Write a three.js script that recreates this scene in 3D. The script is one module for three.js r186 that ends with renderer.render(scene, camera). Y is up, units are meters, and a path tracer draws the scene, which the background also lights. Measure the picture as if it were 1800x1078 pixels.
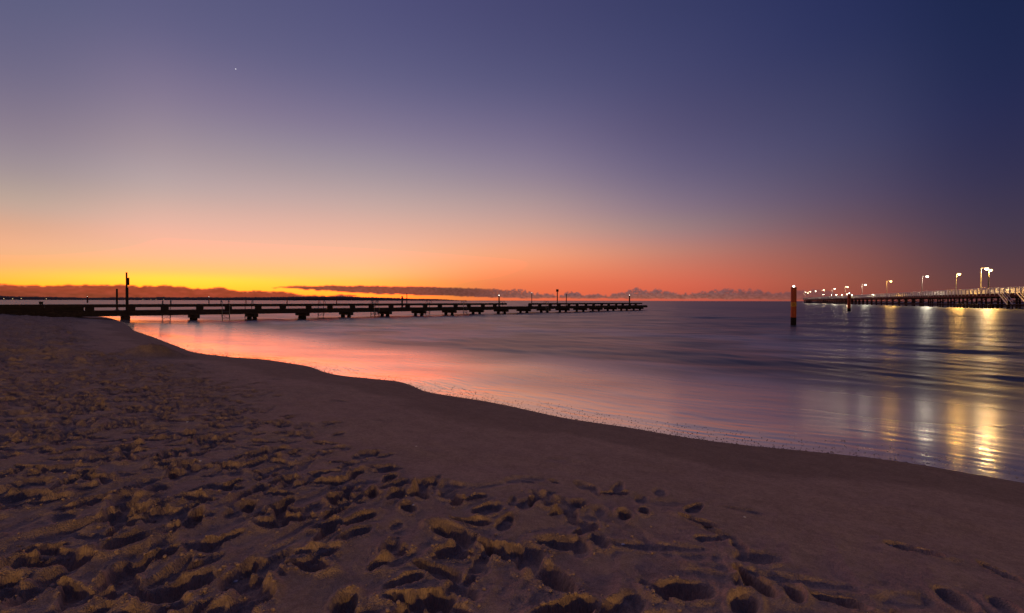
import * as THREE from 'three';
import { mergeGeometries } from 'three/addons/utils/BufferGeometryUtils.js';
import { RoundedBoxGeometry } from 'three/addons/geometries/RoundedBoxGeometry.js';

// ───────────────────────── camera, sky, sun, exposure ─────────────────────────
const R = Math.PI / 180, EYE = 1.9;
const scene = new THREE.Scene();
const camera = new THREE.PerspectiveCamera(66.34, 1024 / 613, 0.1, 30000);
camera.position.set(0, EYE, 0);
camera.rotation.set(-0.0124, 0, 0.00215);

const renderer = new THREE.WebGLRenderer({ antialias: true });
renderer.setSize(1024, 613);
renderer.toneMapping = THREE.LinearToneMapping;
renderer.toneMappingExposure = 1.0;
renderer.shadowMap.enabled = true;

const clamp = (x, a = 0, b = 1) => (x < a ? a : x > b ? b : x), lerp = (a, b, t) => a + (b - a) * t;
const sstep = (a, b, x) => { const t = clamp((x - a) / (b - a)); return t * t * (3 - 2 * t); };
const toLin = (c) => { c /= 255; return c <= 0.04045 ? c / 12.92 : Math.pow((c + 0.055) / 1.055, 2.4); };
function mulberry(a) { return () => { a = (a + 0x6d2b79f5) | 0; let t = Math.imul(a ^ (a >>> 15), 1 | a); t = (t + Math.imul(t ^ (t >>> 7), 61 | t)) ^ t; return ((t ^ (t >>> 14)) >>> 0) / 4294967296; }; }
const hash2 = (i, j, s) => { let h = Math.imul(i, 374761393) + Math.imul(j, 668265263) + Math.imul(s, 1442695041); h = Math.imul(h ^ (h >>> 13), 1274126177); return ((h ^ (h >>> 16)) >>> 0) / 4294967296; };
function vnoise(x, y, s = 0) {          // value noise, 0..1
  const i = Math.floor(x), j = Math.floor(y), fx = x - i, fy = y - j, u = fx * fx * (3 - 2 * fx), v = fy * fy * (3 - 2 * fy);
  const a = hash2(i, j, s), b = hash2(i + 1, j, s), c = hash2(i, j + 1, s), d = hash2(i + 1, j + 1, s);
  return a + (b - a) * u + (c - a) * v + (a - b - c + d) * u * v;
}
function fbm(x, y, oct, s = 0, gain = 0.5) { let a = 0.5, t = 0, n = 0; for (let o = 0; o < oct; o++) { t += a * vnoise(x, y, s + o * 17); n += a; a *= gain; x = x * 2.03 + 11.3; y = y * 2.03 - 7.1; } return t / n; }

const SUN_AZ = -36 * R;                  // where the sun went down, left of the view
const SKY_E = [0, 1, 2, 3, 4.5, 6, 8, 11, 15, 20, 26, 33, 48, 66, 90];
const ZEN = [34, 42, 86];
const COL = {
  edge: [[235, 150, 45], [252, 196, 48], [253, 195, 82], [250, 184, 116], [244, 179, 138], [226, 172, 142], [196, 167, 152], [162, 146, 150], [134, 122, 141], [107, 103, 133], [89, 91, 126], [76, 80, 118], [58, 63, 106], [43, 50, 94], ZEN],
  sun: [[250, 175, 42], [254, 208, 50], [255, 224, 70], [254, 202, 114], [251, 191, 147], [248, 186, 158], [228, 181, 164], [192, 168, 165], [160, 144, 155], [128, 117, 144], [97, 95, 131], [82, 84, 122], [60, 65, 108], [44, 51, 95], ZEN],
  near: [[255, 180, 45], [255, 192, 60], [255, 200, 78], [255, 198, 116], [253, 192, 144], [248, 187, 155], [232, 180, 160], [200, 169, 163], [162, 147, 157], [127, 117, 145], [96, 94, 131], [79, 80, 121], [58, 62, 106], [43, 50, 94], ZEN],
  mid: [[240, 112, 68], [240, 118, 73], [242, 127, 81], [247, 141, 93], [249, 158, 112], [242, 165, 129], [220, 164, 144], [187, 155, 152], [149, 133, 149], [116, 107, 138], [86, 85, 123], [70, 71, 112], [53, 57, 100], [40, 47, 91], ZEN],
  right: [[204, 92, 72], [210, 97, 74], [214, 104, 80], [211, 112, 88], [201, 121, 101], [187, 127, 114], [162, 126, 126], [132, 113, 130], [104, 95, 125], [83, 79, 115], [66, 68, 108], [54, 59, 100], [45, 51, 94], [38, 45, 88], ZEN],
  far: [[148, 76, 64], [150, 79, 66], [151, 83, 70], [147, 85, 75], [139, 86, 82], [126, 85, 89], [107, 82, 96], [87, 76, 102], [71, 69, 102], [57, 60, 97], [43, 50, 91], [37, 45, 88], [35, 42, 86], [34, 41, 84], ZEN],
  rim: [[102, 60, 60], [97, 61, 62], [91, 61, 65], [86, 60, 68], [78, 59, 72], [71, 58, 76], [63, 55, 79], [52, 50, 81], [42, 45, 81], [33, 41, 78], [28, 38, 75], [27, 37, 75], [29, 38, 77], [31, 39, 80], ZEN],
  back: [[70, 50, 60], [70, 51, 62], [68, 51, 64], [66, 51, 66], [62, 50, 68], [58, 49, 70], [52, 47, 71], [44, 44, 72], [36, 40, 72], [30, 37, 71], [27, 35, 71], [26, 35, 72], [28, 36, 74], [30, 39, 79], ZEN],
  east: [[40, 42, 64], [41, 42, 65], [42, 42, 66], [43, 43, 68], [43, 43, 69], [42, 42, 69], [39, 41, 69], [35, 39, 68], [31, 36, 67], [28, 35, 67], [26, 34, 68], [26, 35, 70], [28, 37, 73], [31, 39, 78], ZEN],
};
const SKY_A = [-190, -150, -112, -88, -66, -47.5, -36, -20, 0, 20, 36, 47.2, 85, 160, 200];
const SKY_C = ['east', 'back', 'far', 'right', 'mid', 'edge', 'sun', 'near', 'mid', 'right', 'far', 'rim', 'back', 'east', 'east'].map((k) => COL[k]);
function slopes(x, y) {                  // monotone cubic through (x, y)
  const n = x.length, d = [], m = new Array(n).fill(0);
  for (let i = 0; i < n - 1; i++) d.push((y[i + 1] - y[i]) / (x[i + 1] - x[i]));
  for (let i = 1; i < n - 1; i++) if (d[i - 1] * d[i] > 0) { const h0 = x[i] - x[i - 1], h1 = x[i + 1] - x[i], w1 = 2 * h1 + h0, w2 = h1 + 2 * h0; m[i] = (w1 + w2) / (w1 / d[i - 1] + w2 / d[i]); }
  m[0] = d[0]; m[n - 1] = d[n - 2]; return m;
}
const herm = (x, y, m, k, t) => { const h = x[k + 1] - x[k], u = (t - x[k]) / h, u2 = u * u, u3 = u2 * u; return (2 * u3 - 3 * u2 + 1) * y[k] + (u3 - 2 * u2 + u) * h * m[k] + (3 * u2 - 2 * u3) * y[k + 1] + (u3 - u2) * h * m[k + 1]; };
function makeSky() {
  const W = 4096, H = 2048, data = new Float32Array(W * H * 4);
  // cloud banks low over the horizon: [azimuth, base, top] in degrees
  const bankA = [[-180, 0.1, 0.9], [-75, 0.05, 1.1], [-52, 0, 1.25], [-42, 0, 1.3], [-36, 0, 1.28], [-31, 0, 1.15], [-27, 0.1, 0.95], [-24, 0.15, 0.75], [-21, 0.3, 0.5], [-17, 0.55, 0.5], [180, 0.6, 0.4]];
  const bankB = [[-180, 0.6, 0.4], [-28, 1.35, 1.28], [-25.5, 1.36, 1.55], [-21, 1.02, 1.68], [-15, 0.75, 1.7], [-9, 0.62, 1.62], [-6, 0.5, 1.55], [-2, 0.4, 1.45], [2, 0.28, 1.3], [4, 0.32, 0.9], [6, 0.35, 0.62], [10, 0.3, 0.75], [14, 0.3, 1.05], [22, 0.25, 1.05], [28, 0.2, 0.95], [33, 0.15, 0.8], [40, 0.2, 0.5], [48, 0.3, 0.35], [180, 0.3, 0.3]];
  const at = (t, az) => { let k = 0; while (k < t.length - 2 && t[k + 1][0] < az) k++; const a = t[k], b = t[k + 1], f = clamp((az - a[0]) / (b[0] - a[0])); return [az, lerp(a[1], b[1], f), lerp(a[2], b[2], f)]; };
  const colS = SKY_C.map((c) => [0, 1, 2].map((q) => { const y = c.map((p) => p[q]); return [y, slopes(SKY_E, y)]; }));
  const info = [];
  for (let x = 0; x < W; x++) {
    const th = ((x + 0.5) / W - 0.5) * 2 * Math.PI, az = Math.atan2(Math.cos(th), -Math.sin(th)) / R;     // az: 0 = -z, + to +x
    let d = Math.abs(az - SUN_AZ / R); if (d > 180) d = 360 - d;
    let k = 0; while (k < SKY_A.length - 2 && SKY_A[k + 1] < az) k++;
    const a = at(bankA, az), b = at(bankB, az), puff = sstep(-6, 4, az);
    const lumpA = (fbm(az * 0.5, 3.1, 3, 5) - 0.5) * 0.6 + (fbm(az * 2.6, 9, 3, 8) - 0.5) * 0.2;
    const lumpB = (fbm(az * 0.42, 3.1, 3, 25) - 0.5) * lerp(0.18, 1.3, puff) + (fbm(az * 3.2, 9, 3, 28) - 0.5) * lerp(0.14, 0.5, puff);
    info.push({ az, d, k, a, b, puff, lumpA, lumpB });
  }
  for (let y = H / 2 - 1; y < H; y++) {
    const e = Math.max(0, ((y + 0.5) / H - 0.5) * 180);
    let j = 0; while (j < SKY_E.length - 2 && SKY_E[j + 1] < e) j++;
    const row = [0, 1, 2].map((q) => { const v = colS.map((c) => herm(SKY_E, c[q][0], c[q][1], j, e)); return [v, slopes(SKY_A, v)]; });
    for (let x = 0; x < W; x++) {
      const { az, d, k, a, b, puff, lumpA, lumpB } = info[x], o = (y * W + x) * 4;
      let r0 = toLin(herm(SKY_A, row[0][0], row[0][1], k, az)), g0 = toLin(herm(SKY_A, row[1][0], row[1][1], k, az)), b0 = toLin(herm(SKY_A, row[2][0], row[2][1], k, az));
      r0 *= 1 + 2.3 * sstep(0.932, 0.988, r0);        // the glow is brighter than a picture can hold
      if (e < 3.2) {
        const wisp = fbm(az * 1.6, e * 9, 4, 41), wisp2 = fbm(az * 5, e * 14, 4, 61);
        // low hazy bank
        let m = sstep(a[1] - 0.02, a[1] + 0.06, e) * (1 - sstep(a[2] + lumpA - 0.05, a[2] + lumpA + 0.05, e)) * (a[2] > a[1] ? 1 : 0);
        if (m > 0) {
          const t = clamp((e - a[1]) / Math.max(0.2, a[2] - a[1])), dim = 1 - sstep(45, 110, d) * 0.8, v = 0.84 + 0.8 * (wisp - 0.5) + 0.1 * t;
          m *= 0.97;
          r0 = lerp(r0, 0.3 * v * dim, m); g0 = lerp(g0, 0.053 * v * dim + 0.012 * (wisp2 - 0.5), m); b0 = lerp(b0, 0.032 * v * dim + 0.01 * (1 - dim), m);
          const rim = Math.exp(-(((e - a[2] - lumpA + 0.11) / 0.035) ** 2)) * sstep(0.56, 0.7, wisp2) * dim * 0.5;
          r0 += rim * 0.7; g0 += rim * 0.22; b0 += rim * 0.08;
        }
        // upper bank on the left, breaking into cumulus heads to the right
        const lb = b[2] + lumpB + (wisp2 - 0.5) * lerp(0.05, 0.4, puff), ub = b[1] + (wisp - 0.5) * lerp(0.28, 0.22, puff);
        let n = sstep(ub - 0.05, ub + 0.05, e) * (1 - sstep(lb - 0.06, lb + 0.05, e)) * (b[2] > b[1] + 0.02 ? 1 : 0);
        n *= lerp(1, sstep(0.24, 0.4, wisp2 + 0.35 * (1 - e)), puff) * (1 - sstep(30, 50, az));
        if (n > 0) {
          const t = clamp((e - b[1]) / Math.max(0.2, b[2] - b[1])), v = 0.88 + 1.2 * (wisp2 - 0.5);
          const cr = lerp(lerp(0.14, 0.19, puff), 0.33, (1 - t) * puff), cg = lerp(lerp(0.05, 0.095, puff), 0.12, (1 - t) * puff), cb = lerp(lerp(0.046, 0.098, puff), 0.085, (1 - t) * puff);
          const far = 1 - 0.45 * sstep(15, 45, az);
          n *= 0.95 * (1 - 0.35 * sstep(20, 40, az));
          r0 = lerp(r0, cr * v * far, n); g0 = lerp(g0, cg * v * far, n); b0 = lerp(b0, cb * v * (0.4 + 0.6 * far), n);
        }
      }
      data[o] = r0; data[o + 1] = g0; data[o + 2] = b0; data[o + 3] = 1;
    }
  }
  for (let y = 0; y < H / 2 - 1; y++) for (let x = 0; x < W; x++) { const o = (y * W + x) * 4; data[o] = 0.05; data[o + 1] = 0.045; data[o + 2] = 0.06; data[o + 3] = 1; }
  const t = new THREE.DataTexture(data, W, H, THREE.RGBAFormat, THREE.FloatType);
  t.mapping = THREE.EquirectangularReflectionMapping; t.magFilter = THREE.LinearFilter; t.minFilter = THREE.LinearFilter; t.needsUpdate = true;
  return t;
}
scene.background = makeSky();
scene.environment = scene.background;

const sun = new THREE.DirectionalLight(new THREE.Color(1, 0.48, 0.28), 0.22);   // afterglow over the set sun: wide and low
const SUN_EL = 6 * R;
sun.position.set(Math.sin(SUN_AZ) * Math.cos(SUN_EL) * 200, Math.sin(SUN_EL) * 200, -Math.cos(SUN_AZ) * Math.cos(SUN_EL) * 200);
sun.castShadow = true; sun.shadow.radius = 207; sun.shadow.mapSize.set(2048, 2048);
Object.assign(sun.shadow.camera, { left: -120, right: 120, top: 80, bottom: -80, near: 1, far: 500 });
scene.add(sun, sun.target);

// ───────────────────────── helpers ─────────────────────────
const rnd = mulberry(20240);
const taken = new Map();
function numbered(name) { const n = taken.get(name) ?? 0; taken.set(name, n + 1); return n ? name + '_' + String(n).padStart(3, '0') : name; }
function setting(o, name) { o.name = name; o.userData.kind = 'structure'; o.receiveShadow = o.castShadow = true; scene.add(o); return o; }
function thing(name, label, category, pos = [0, 0, 0], turn = 0, group) {
  const g = new THREE.Group(); g.name = numbered(name); g.position.set(...pos); g.rotation.y = turn;
  g.userData = { label, category }; if (group) g.userData.group = group; scene.add(g); return g;
}
function part(parent, name, geo, mat, pos, rotY, stuff) {
  const m = new THREE.Mesh(geo, mat); m.name = name; m.castShadow = m.receiveShadow = true;
  if (pos) m.position.set(...pos); if (rotY) m.rotation.y = rotY; if (stuff) m.userData.kind = 'stuff';
  parent.add(m); return m;
}
const box = (w, h, d, x = 0, y = 0, z = 0) => new THREE.BoxGeometry(w, h, d).translate(x, y, z);
const rbox = (w, h, d, r = 0.02, s = 1) => new RoundedBoxGeometry(w, h, d, s, r);
function bar(a, b, r, seg = 8, r2 = r) {
  const A = new THREE.Vector3(...a), B = new THREE.Vector3(...b), v = B.clone().sub(A), g = new THREE.CylinderGeometry(r2, r, v.length(), seg);
  g.applyQuaternion(new THREE.Quaternion().setFromUnitVectors(new THREE.Vector3(0, 1, 0), v.normalize())); g.translate((A.x + B.x) / 2, (A.y + B.y) / 2, (A.z + B.z) / 2); return g;
}
function tube(pts, r, seg = 24, rad = 6) { return new THREE.TubeGeometry(new THREE.CatmullRomCurve3(pts.map((p) => new THREE.Vector3(...p)), false, 'centripetal'), seg, r, rad); }
function tex(w, h, fn, srgb, repeat) {
  const d = new Uint8Array(w * h * 4);
  for (let y = 0; y < h; y++) for (let x = 0; x < w; x++) { const c = fn(x / w, y / h, x, y), o = (y * w + x) * 4; d[o] = clamp(c[0], 0, 1) * 255; d[o + 1] = clamp(c[1], 0, 1) * 255; d[o + 2] = clamp(c[2], 0, 1) * 255; d[o + 3] = 255; }
  const t = new THREE.DataTexture(d, w, h); t.magFilter = THREE.LinearFilter; t.minFilter = THREE.LinearFilter; t.wrapS = t.wrapT = repeat === false ? THREE.ClampToEdgeWrapping : THREE.RepeatWrapping;
  if (srgb) t.colorSpace = THREE.SRGBColorSpace; t.needsUpdate = true; return t;
}
function tileNoise(u, v, f, s) {         // tiling value noise
  const x = u * f, y = v * f, i = Math.floor(x), j = Math.floor(y), fx = x - i, fy = y - j, a = fx * fx * (3 - 2 * fx), b = fy * fy * (3 - 2 * fy), m = (k) => ((k % f) + f) % f;
  const h = (p, q) => hash2(m(p), m(q), s);
  return lerp(lerp(h(i, j), h(i + 1, j), a), lerp(h(i, j + 1), h(i + 1, j + 1), a), b);
}

// ───────────────────────── the shore ─────────────────────────
// the line that the wash has reached, from beyond the small jetty to behind the viewer's right (x, z in metres)
const shoreCurve = new THREE.CatmullRomCurve3([[-320, -120], [-180, -92], [-110, -74], [-75, -62], [-52, -51], [-46.7, -49.2], [-39.2, -44.6], [-27.8, -33.4], [-22.7, -27.8], [-19.5, -24.2], [-15.5, -20.2], [-11.4, -16], [-9.7, -14.3], [-8, -13.2], [-6.6, -12.57], [-5.82, -12], [-4.9, -11.3], [-4.2, -10.45], [-3.62, -9.95], [-2.75, -9.5], [-2.25, -9.24], [-1.9, -8.8], [-1.54, -8.25], [-1.3, -8.03], [-0.45, -7.45], [0, -7.06], [0.77, -6.34], [1.44, -5.93], [2, -5.51], [2.52, -5.22], [3.05, -5.02], [3.52, -4.84], [3.95, -4.62], [4.22, -4.38], [4.6, -4.05], [6, -2.7], [9, 1.2], [14, 7], [24, 16], [60, 40], [140, 70], [330, 110]].map(([x, z]) => new THREE.Vector3(x, 0, z)), false, 'centripetal');
const shore = [];
for (let i = 0; i < 41; i++) for (let k = 0; k < 5; k++) { const p = shoreCurve.getPoint((i + k / 5) / 41); shore.push([p.x, p.z]); }
{ const p = shoreCurve.getPoint(1); shore.push([p.x, p.z]); }
function shoreExact(x, z) {               // metres inland of the line; negative over the water
  let best = 1e18, side = 1;
  for (let i = 0; i < shore.length - 1; i++) {
    const ax = shore[i][0], az = shore[i][1], dx = shore[i + 1][0] - ax, dz = shore[i + 1][1] - az, t = clamp(((x - ax) * dx + (z - az) * dz) / (dx * dx + dz * dz)), px = x - ax - dx * t, pz = z - az - dz * t, q = px * px + pz * pz;
    if (q < best) { best = q; side = dx * (z - az) - dz * (x - ax) > 0 ? 1 : -1; }
  }
  return Math.sqrt(best) * side;
}
const SG = { x0: -100, z0: -90, c: 0.25, nx: 600, nz: 500 };
SG.d = new Float32Array(SG.nx * SG.nz);
for (let j = 0; j < SG.nz; j++) for (let i = 0; i < SG.nx; i++) SG.d[j * SG.nx + i] = shoreExact(SG.x0 + i * SG.c, SG.z0 + j * SG.c);
function shoreDist(x, z) {
  const u = (x - SG.x0) / SG.c, v = (z - SG.z0) / SG.c;
  if (u < 0 || v < 0 || u >= SG.nx - 1 || v >= SG.nz - 1) return shoreExact(x, z);
  const i = u | 0, j = v | 0, f = u - i, g = v - j, o = j * SG.nx + i, D = SG.d;
  return lerp(lerp(D[o], D[o + 1], f), lerp(D[o + SG.nx], D[o + SG.nx + 1], f), g);
}
const beach = (s) => {                     // beach profile over the distance inland
  if (s < 0) return s > -7 ? 0.3 + 0.07 * s + 0.0036 * s * s : Math.max(-3, -0.0136 + 0.0196 * (s + 7) - 0.05 * Math.max(0, -s - 7));
  return s < 5.5 ? 0.3 + 0.088 * s - 0.0012 * s * s : 0.3 + 0.484 - 0.0363 + 0.01 * (1 - Math.exp(-(s - 5.5) / 3)) + 0.004 * Math.min(40, s - 5.5);
};

// ── trampled sand: footprints pressed one after another into two height rasters
const trampled = (x, z, s) => {
  const edge = lerp(2.95, 2.1, sstep(-3.5, -9, z)) + (fbm(x * 0.35 + 5, z * 0.35, 3, 71) - 0.5) * 1.8;
  return sstep(edge - 0.5, edge + 0.7, s);
};
const prints = [];
{
  const rp = mulberry(77);
  const add = (x, z, far) => {
    const s = shoreDist(x, z), m = trampled(x, z, s);
    if (rp() > m || (x > -0.9 && z > -3 && rp() < 0.65)) return;
    const k = rp(), dir = rp() < 0.6 ? 0.3 + (rp() - 0.5) * 0.9 : rp() * 6.283;
    prints.push({ x, z, a: dir + (rp() < 0.5 ? Math.PI : 0), kind: k < 0.42 ? 0 : k < 0.94 ? 1 : 2, L: k < 0.42 ? 0.12 + rp() * 0.12 : 0.2 + rp() * 0.08, D: (0.018 + Math.pow(rp(), 1.4) * 0.045) * (far ? 1.2 : 1), sk: rp() - 0.5, far });
  };
  for (let i = 0; i < 8500; i++) add(-9 + rp() * 13, -11.5 + rp() * 12.5, false);
  for (let i = 0; i < 46000; i++) { const x = -62 + rp() * 66, z = -48 + rp() * 48; if (x > -9 && z > -11.5) continue; add(x, z, true); }
  // lone prints that walk off over the smoother sand
  for (const [x, z, a, kind, D] of [[0.77, -2.07, 1.5, 0, 0.075], [-0.07, -2.4, 2.3, 1, 0.06], [0.19, -2.14, 2.6, 0, 0.075], [0.27, -2.52, 1.75, 0, 0.05], [0.09, -2.34, 0.2, 0, 0.05], [-0.35, -2.16, 2.1, 1, 0.035], [-0.33, -2.58, 2.2, 0, 0.07], [1.3, -2.42, 1.7, 0, 0.022], [-0.37, -1.92, 1.6, 1, 0.07], [-2.1, -2.1, 1.3, 0, 0.09], [-1.38, -1.94, 0.8, 0, 0.085], [-1.9, -2.3, 0.4, 0, 0.07], [0.13, -3.6, 1.5, 0, 0.02], [-1, -3.72, 1.6, 0, 0.05], [-0.45, -3.36, 1.6, 0, 0.035], [0.23, -1.9, 1.2, 1, 0.065], [0.55, -1.8, 1, 0, 0.05], [0.6, -2.9, 1.6, 0, 0.012], [-2.5, -6.8, 1.5, 0, 0.03], [1.2, -1.75, 2, 0, 0.04], [0.35, -3.1, 1.5, 0, 0.018], [1.75, -2.05, 1.4, 0, 0.014], [1.05, -3.2, 1.7, 0, 0.01], [0.4, -4.2, 1.4, 0, 0.01], [-1.5, -5.5, 1.5, 0, 0.014], [-4.4, -8.7, 1.4, 0, 0.03]]) prints.push({ x, z, a, kind, L: 0.3, D, sk: 0.1, far: false });
}
function pressInto(F, p) {
  const reach = p.kind === 2 ? 0.55 : 0.36, i0 = Math.max(0, Math.floor((p.x - reach - F.x0) / F.c)), i1 = Math.min(F.nx - 1, Math.ceil((p.x + reach - F.x0) / F.c)), j0 = Math.max(0, Math.floor((p.z - reach - F.z0) / F.c)), j1 = Math.min(F.nz - 1, Math.ceil((p.z + reach - F.z0) / F.c));
  if (i1 < i0 || j1 < j0) return;
  const ca = Math.cos(p.a), sa = Math.sin(p.a), n = (x, z, f, s) => fbm(x * f, z * f, 2, s);
  for (let j = j0; j <= j1; j++) for (let i = i0; i <= i1; i++) {
    const wx = F.x0 + i * F.c, wz = F.z0 + j * F.c, dx = wx - p.x, dz = wz - p.z, o = j * F.nx + i;
    const wob = (vnoise(wx * 14, wz * 14, 91) - 0.5) * 0.03, u = dx * sa - dz * ca, v = dx * ca + dz * sa + u * p.sk * 0.25;
    let a, w, hard, rim;
    if (p.kind === 0) { a = p.L * 0.5; w = p.L * 0.26; hard = 0.55; rim = 0.22; }
    else if (p.kind === 1) { a = p.L * 0.5; const q = u / a; w = p.L * (0.175 + 0.045 * Math.sin(q * 2.2 + 0.4) - 0.035 * Math.exp(-((q + 0.15) ** 2) * 9)); hard = 0.78; rim = 0.2; }
    else { a = p.L * 1.3; w = p.L * 0.2; hard = 0.2; rim = 0.28; }
    const r = Math.hypot(u / a, v / w) + wob * 4;
    if (r > 2.2) continue;
    const inside = 1 - sstep(hard, 1.05, r);
    let d = -p.D * inside;
    if (p.kind === 1) d -= p.D * 0.35 * inside * (Math.exp(-(((u - a * 0.5) / (a * 0.4)) ** 2)) + 0.8 * Math.exp(-(((u + a * 0.65) / (a * 0.3)) ** 2)) - 0.4);
    if (p.kind === 2) d *= 0.6;
    const push = 0.45 + 0.9 * clamp(0.5 - 0.5 * (u / a) * (p.sk > 0 ? 1 : -1) + (v / w) * p.sk * 0.5);
    d += p.D * rim * push * Math.exp(-(((r - 1.22) / 0.24) ** 2)) * (0.5 + n(wx, wz, 22, 33));
    F.h[o] = F.h[o] * (1 - 0.75 * inside) + d;
    F.r[o] = Math.max(F.r[o] * (1 - inside * 0.8), clamp(Math.exp(-(((r - 1.25) / 0.35) ** 2)) * p.D * 18));
  }
}
function makeField(x0, z0, c, nx, nz, fine) {
  const F = { x0, z0, c, nx, nz, h: new Float32Array(nx * nz), r: new Float32Array(nx * nz) };
  for (const p of prints) pressInto(F, p);
  for (let j = 0; j < nz; j++) for (let i = 0; i < nx; i++) {
    const x = x0 + i * c, z = z0 + j * c, o = j * nx + i, s = shoreDist(x, z);
    if (s < 0.2) { F.h[o] = 0; continue; }
    const m = trampled(x, z, s), soft = sstep(0.3, 2.2, s);
    let h = F.h[o] * (0.6 + 0.4 * m);
    h += m * (fbm(x * 1.7, z * 1.7, 3, 3) - 0.5) * 0.035;                                  // heaps and hollows
    { const q = x * 0.957 + z * 0.29, l = x * 0.29 - z * 0.957, wq = q + 0.16 * (fbm(x * 1.3, z * 1.3, 2, 63) - 0.5), g = sstep(0.3, 0.62, fbm(x * 0.55, z * 0.55, 2, 67)); // scuffed ridges that follow the walks to the water
      h += m * (0.35 + 0.65 * g) * (0.03 * (1 - Math.abs(2 * vnoise(wq * 4.6, l * 1.7, 43) - 1) - 0.5) + 0.009 * (1 - Math.abs(2 * vnoise(wq * 11, l * 4.2, 47) - 1) - 0.5)); }
    const churn = m * sstep(-6.5, -11, z);                                                   // the upper beach by the jetty is churned deepest
    if (churn > 0.01) h += churn * ((fbm(x * 1.1 + 3, z * 1.1, 4, 73) - 0.5) * 0.2 + (fbm(x * 3.6, z * 3.6, 2, 79) - 0.5) * 0.13);
    const clod = sstep(0.5, 0.68, fbm(x * 3.1, z * 3.1, 2, 13)) * m;                       // broken crust and clods
    if (fine) {
      const cl = Math.max(clod * 0.8, F.r[o] * m);
      if (cl > 0.02) { const q = Math.abs(vnoise(x * 34, z * 34, 19) * 2 - 1), q2 = vnoise(x * 75, z * 75, 23); h += cl * (0.006 * (1 - q * q) + 0.005 * q2 - 0.004); }
      h += m * (vnoise(x * 26, z * 26, 29) - 0.5) * 0.003 + soft * ((vnoise(x * 48, z * 48, 31) - 0.5) * 0.0018 - 0.004 * sstep(0.9, 1, vnoise(x * 19, z * 19, 35)));
    } else { h += Math.max(clod * 0.8, F.r[o] * m) * (vnoise(x * 17, z * 17, 19) - 0.35) * 0.04; h *= 1.35; }
    h += soft * (1 - m * 0.6) * ((fbm(x * 1.1, z * 1.1, 2, 53) - 0.5) * 0.034 + (vnoise(x * 2.2 + z * 1.5, z * 5.5 - x * 4.5, 57) - 0.5) * 0.012 + (vnoise(x * 7, z * 9, 59) - 0.5) * 0.004);    // wind-smoothed sand
    F.h[o] = h;
  }
  return F;
}
const near = makeField(-9, -11.5, 0.0075, 1760, 1600, true), far = makeField(-62, -50, 0.035, 2000, 1460, false);
function sample(F, x, z) {
  const u = (x - F.x0) / F.c, v = (z - F.z0) / F.c;
  if (u < 1 || v < 1 || u >= F.nx - 2 || v >= F.nz - 2) return NaN;
  const i = u | 0, j = v | 0, f = u - i, g = v - j, o = j * F.nx + i, D = F.h;
  return lerp(lerp(D[o], D[o + 1], f), lerp(D[o + F.nx], D[o + F.nx + 1], f), g);
}
function sandHeight(x, z) {
  const s = shoreDist(x, z);
  let h = beach(s);
  if (s > 0) {
    const a = sample(near, x, z), b = sample(far, x, z);
    if (a === a) { const e = Math.min(x + 9, 4.2 - x, z + 11.5, 0.5 - z); h += b === b ? lerp(b, a, sstep(0.05, 0.6, e)) : a; } else if (b === b) h += b;
    const dx = x + 9.3, dz = z + 12.1, q = (dx * 0.72 - dz * 0.69) / 0.62, w = (dx * 0.69 + dz * 0.72) / 0.34;          // dug-up heap near the water
    const k = Math.exp(-(q * q + w * w)); h += k * (0.3 + 0.22 * (fbm(x * 4, z * 4, 3, 87) - 0.5));
    const q2 = (dx + 3.2) / 1.6, w2 = (dz - 0.3) / 0.35; h += Math.exp(-(q2 * q2 + w2 * w2)) * 0.1;
  } else h += 0;
  return h;
}
const sandDamp = (x, z, s) => 1 - sstep(0.7, 1.05, s / (1.3 + (fbm(x * 0.45, z * 0.45, 4, 101) - 0.5) * 2.2));

function polarSheet(radii, angles, fn, uvScale) {
  const nr = radii.length, na = angles.length, P = new Float32Array((nr * na) * 3), U = new Float32Array(nr * na * 2), C = new Float32Array(nr * na * 3), idx = new Uint32Array((nr - 1) * (na - 1) * 6);
  for (let i = 0; i < nr; i++) for (let j = 0; j < na; j++) {
    const x = Math.sin(angles[j]) * radii[i], z = -Math.cos(angles[j]) * radii[i], o = i * na + j, q = fn(x, z, radii[i]);
    P[o * 3] = x; P[o * 3 + 1] = q[0]; P[o * 3 + 2] = z; U[o * 2] = x * uvScale; U[o * 2 + 1] = -z * uvScale;
    C[o * 3] = q[1]; C[o * 3 + 1] = q[2]; C[o * 3 + 2] = q[3];
  }
  let k = 0;
  for (let i = 0; i < nr - 1; i++) for (let j = 0; j < na - 1; j++) { const a = i * na + j, b = a + 1, c = a + na, d = c + 1; idx[k++] = a; idx[k++] = b; idx[k++] = c; idx[k++] = b; idx[k++] = d; idx[k++] = c; }
  const g = new THREE.BufferGeometry();
  g.setAttribute('position', new THREE.BufferAttribute(P, 3)); g.setAttribute('uv', new THREE.BufferAttribute(U, 2)); g.setAttribute('color', new THREE.BufferAttribute(C, 3)); g.setIndex(new THREE.BufferAttribute(idx, 1));
  g.computeVertexNormals(); return g;
}
const radii = [0.02]; for (let r = 0.7; r < 140; r *= r > 8 && r < 45 ? 1.0036 : 1.0056) radii.push(r); radii.push(170, 230, 330);
const angles = []; for (let a = -180; a < -52; a += 4) angles.push(a * R); for (let a = -52; a < 52; a += 0.14) angles.push(a * R); for (let a = 52; a <= 180; a += 4) angles.push(a * R);

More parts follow.
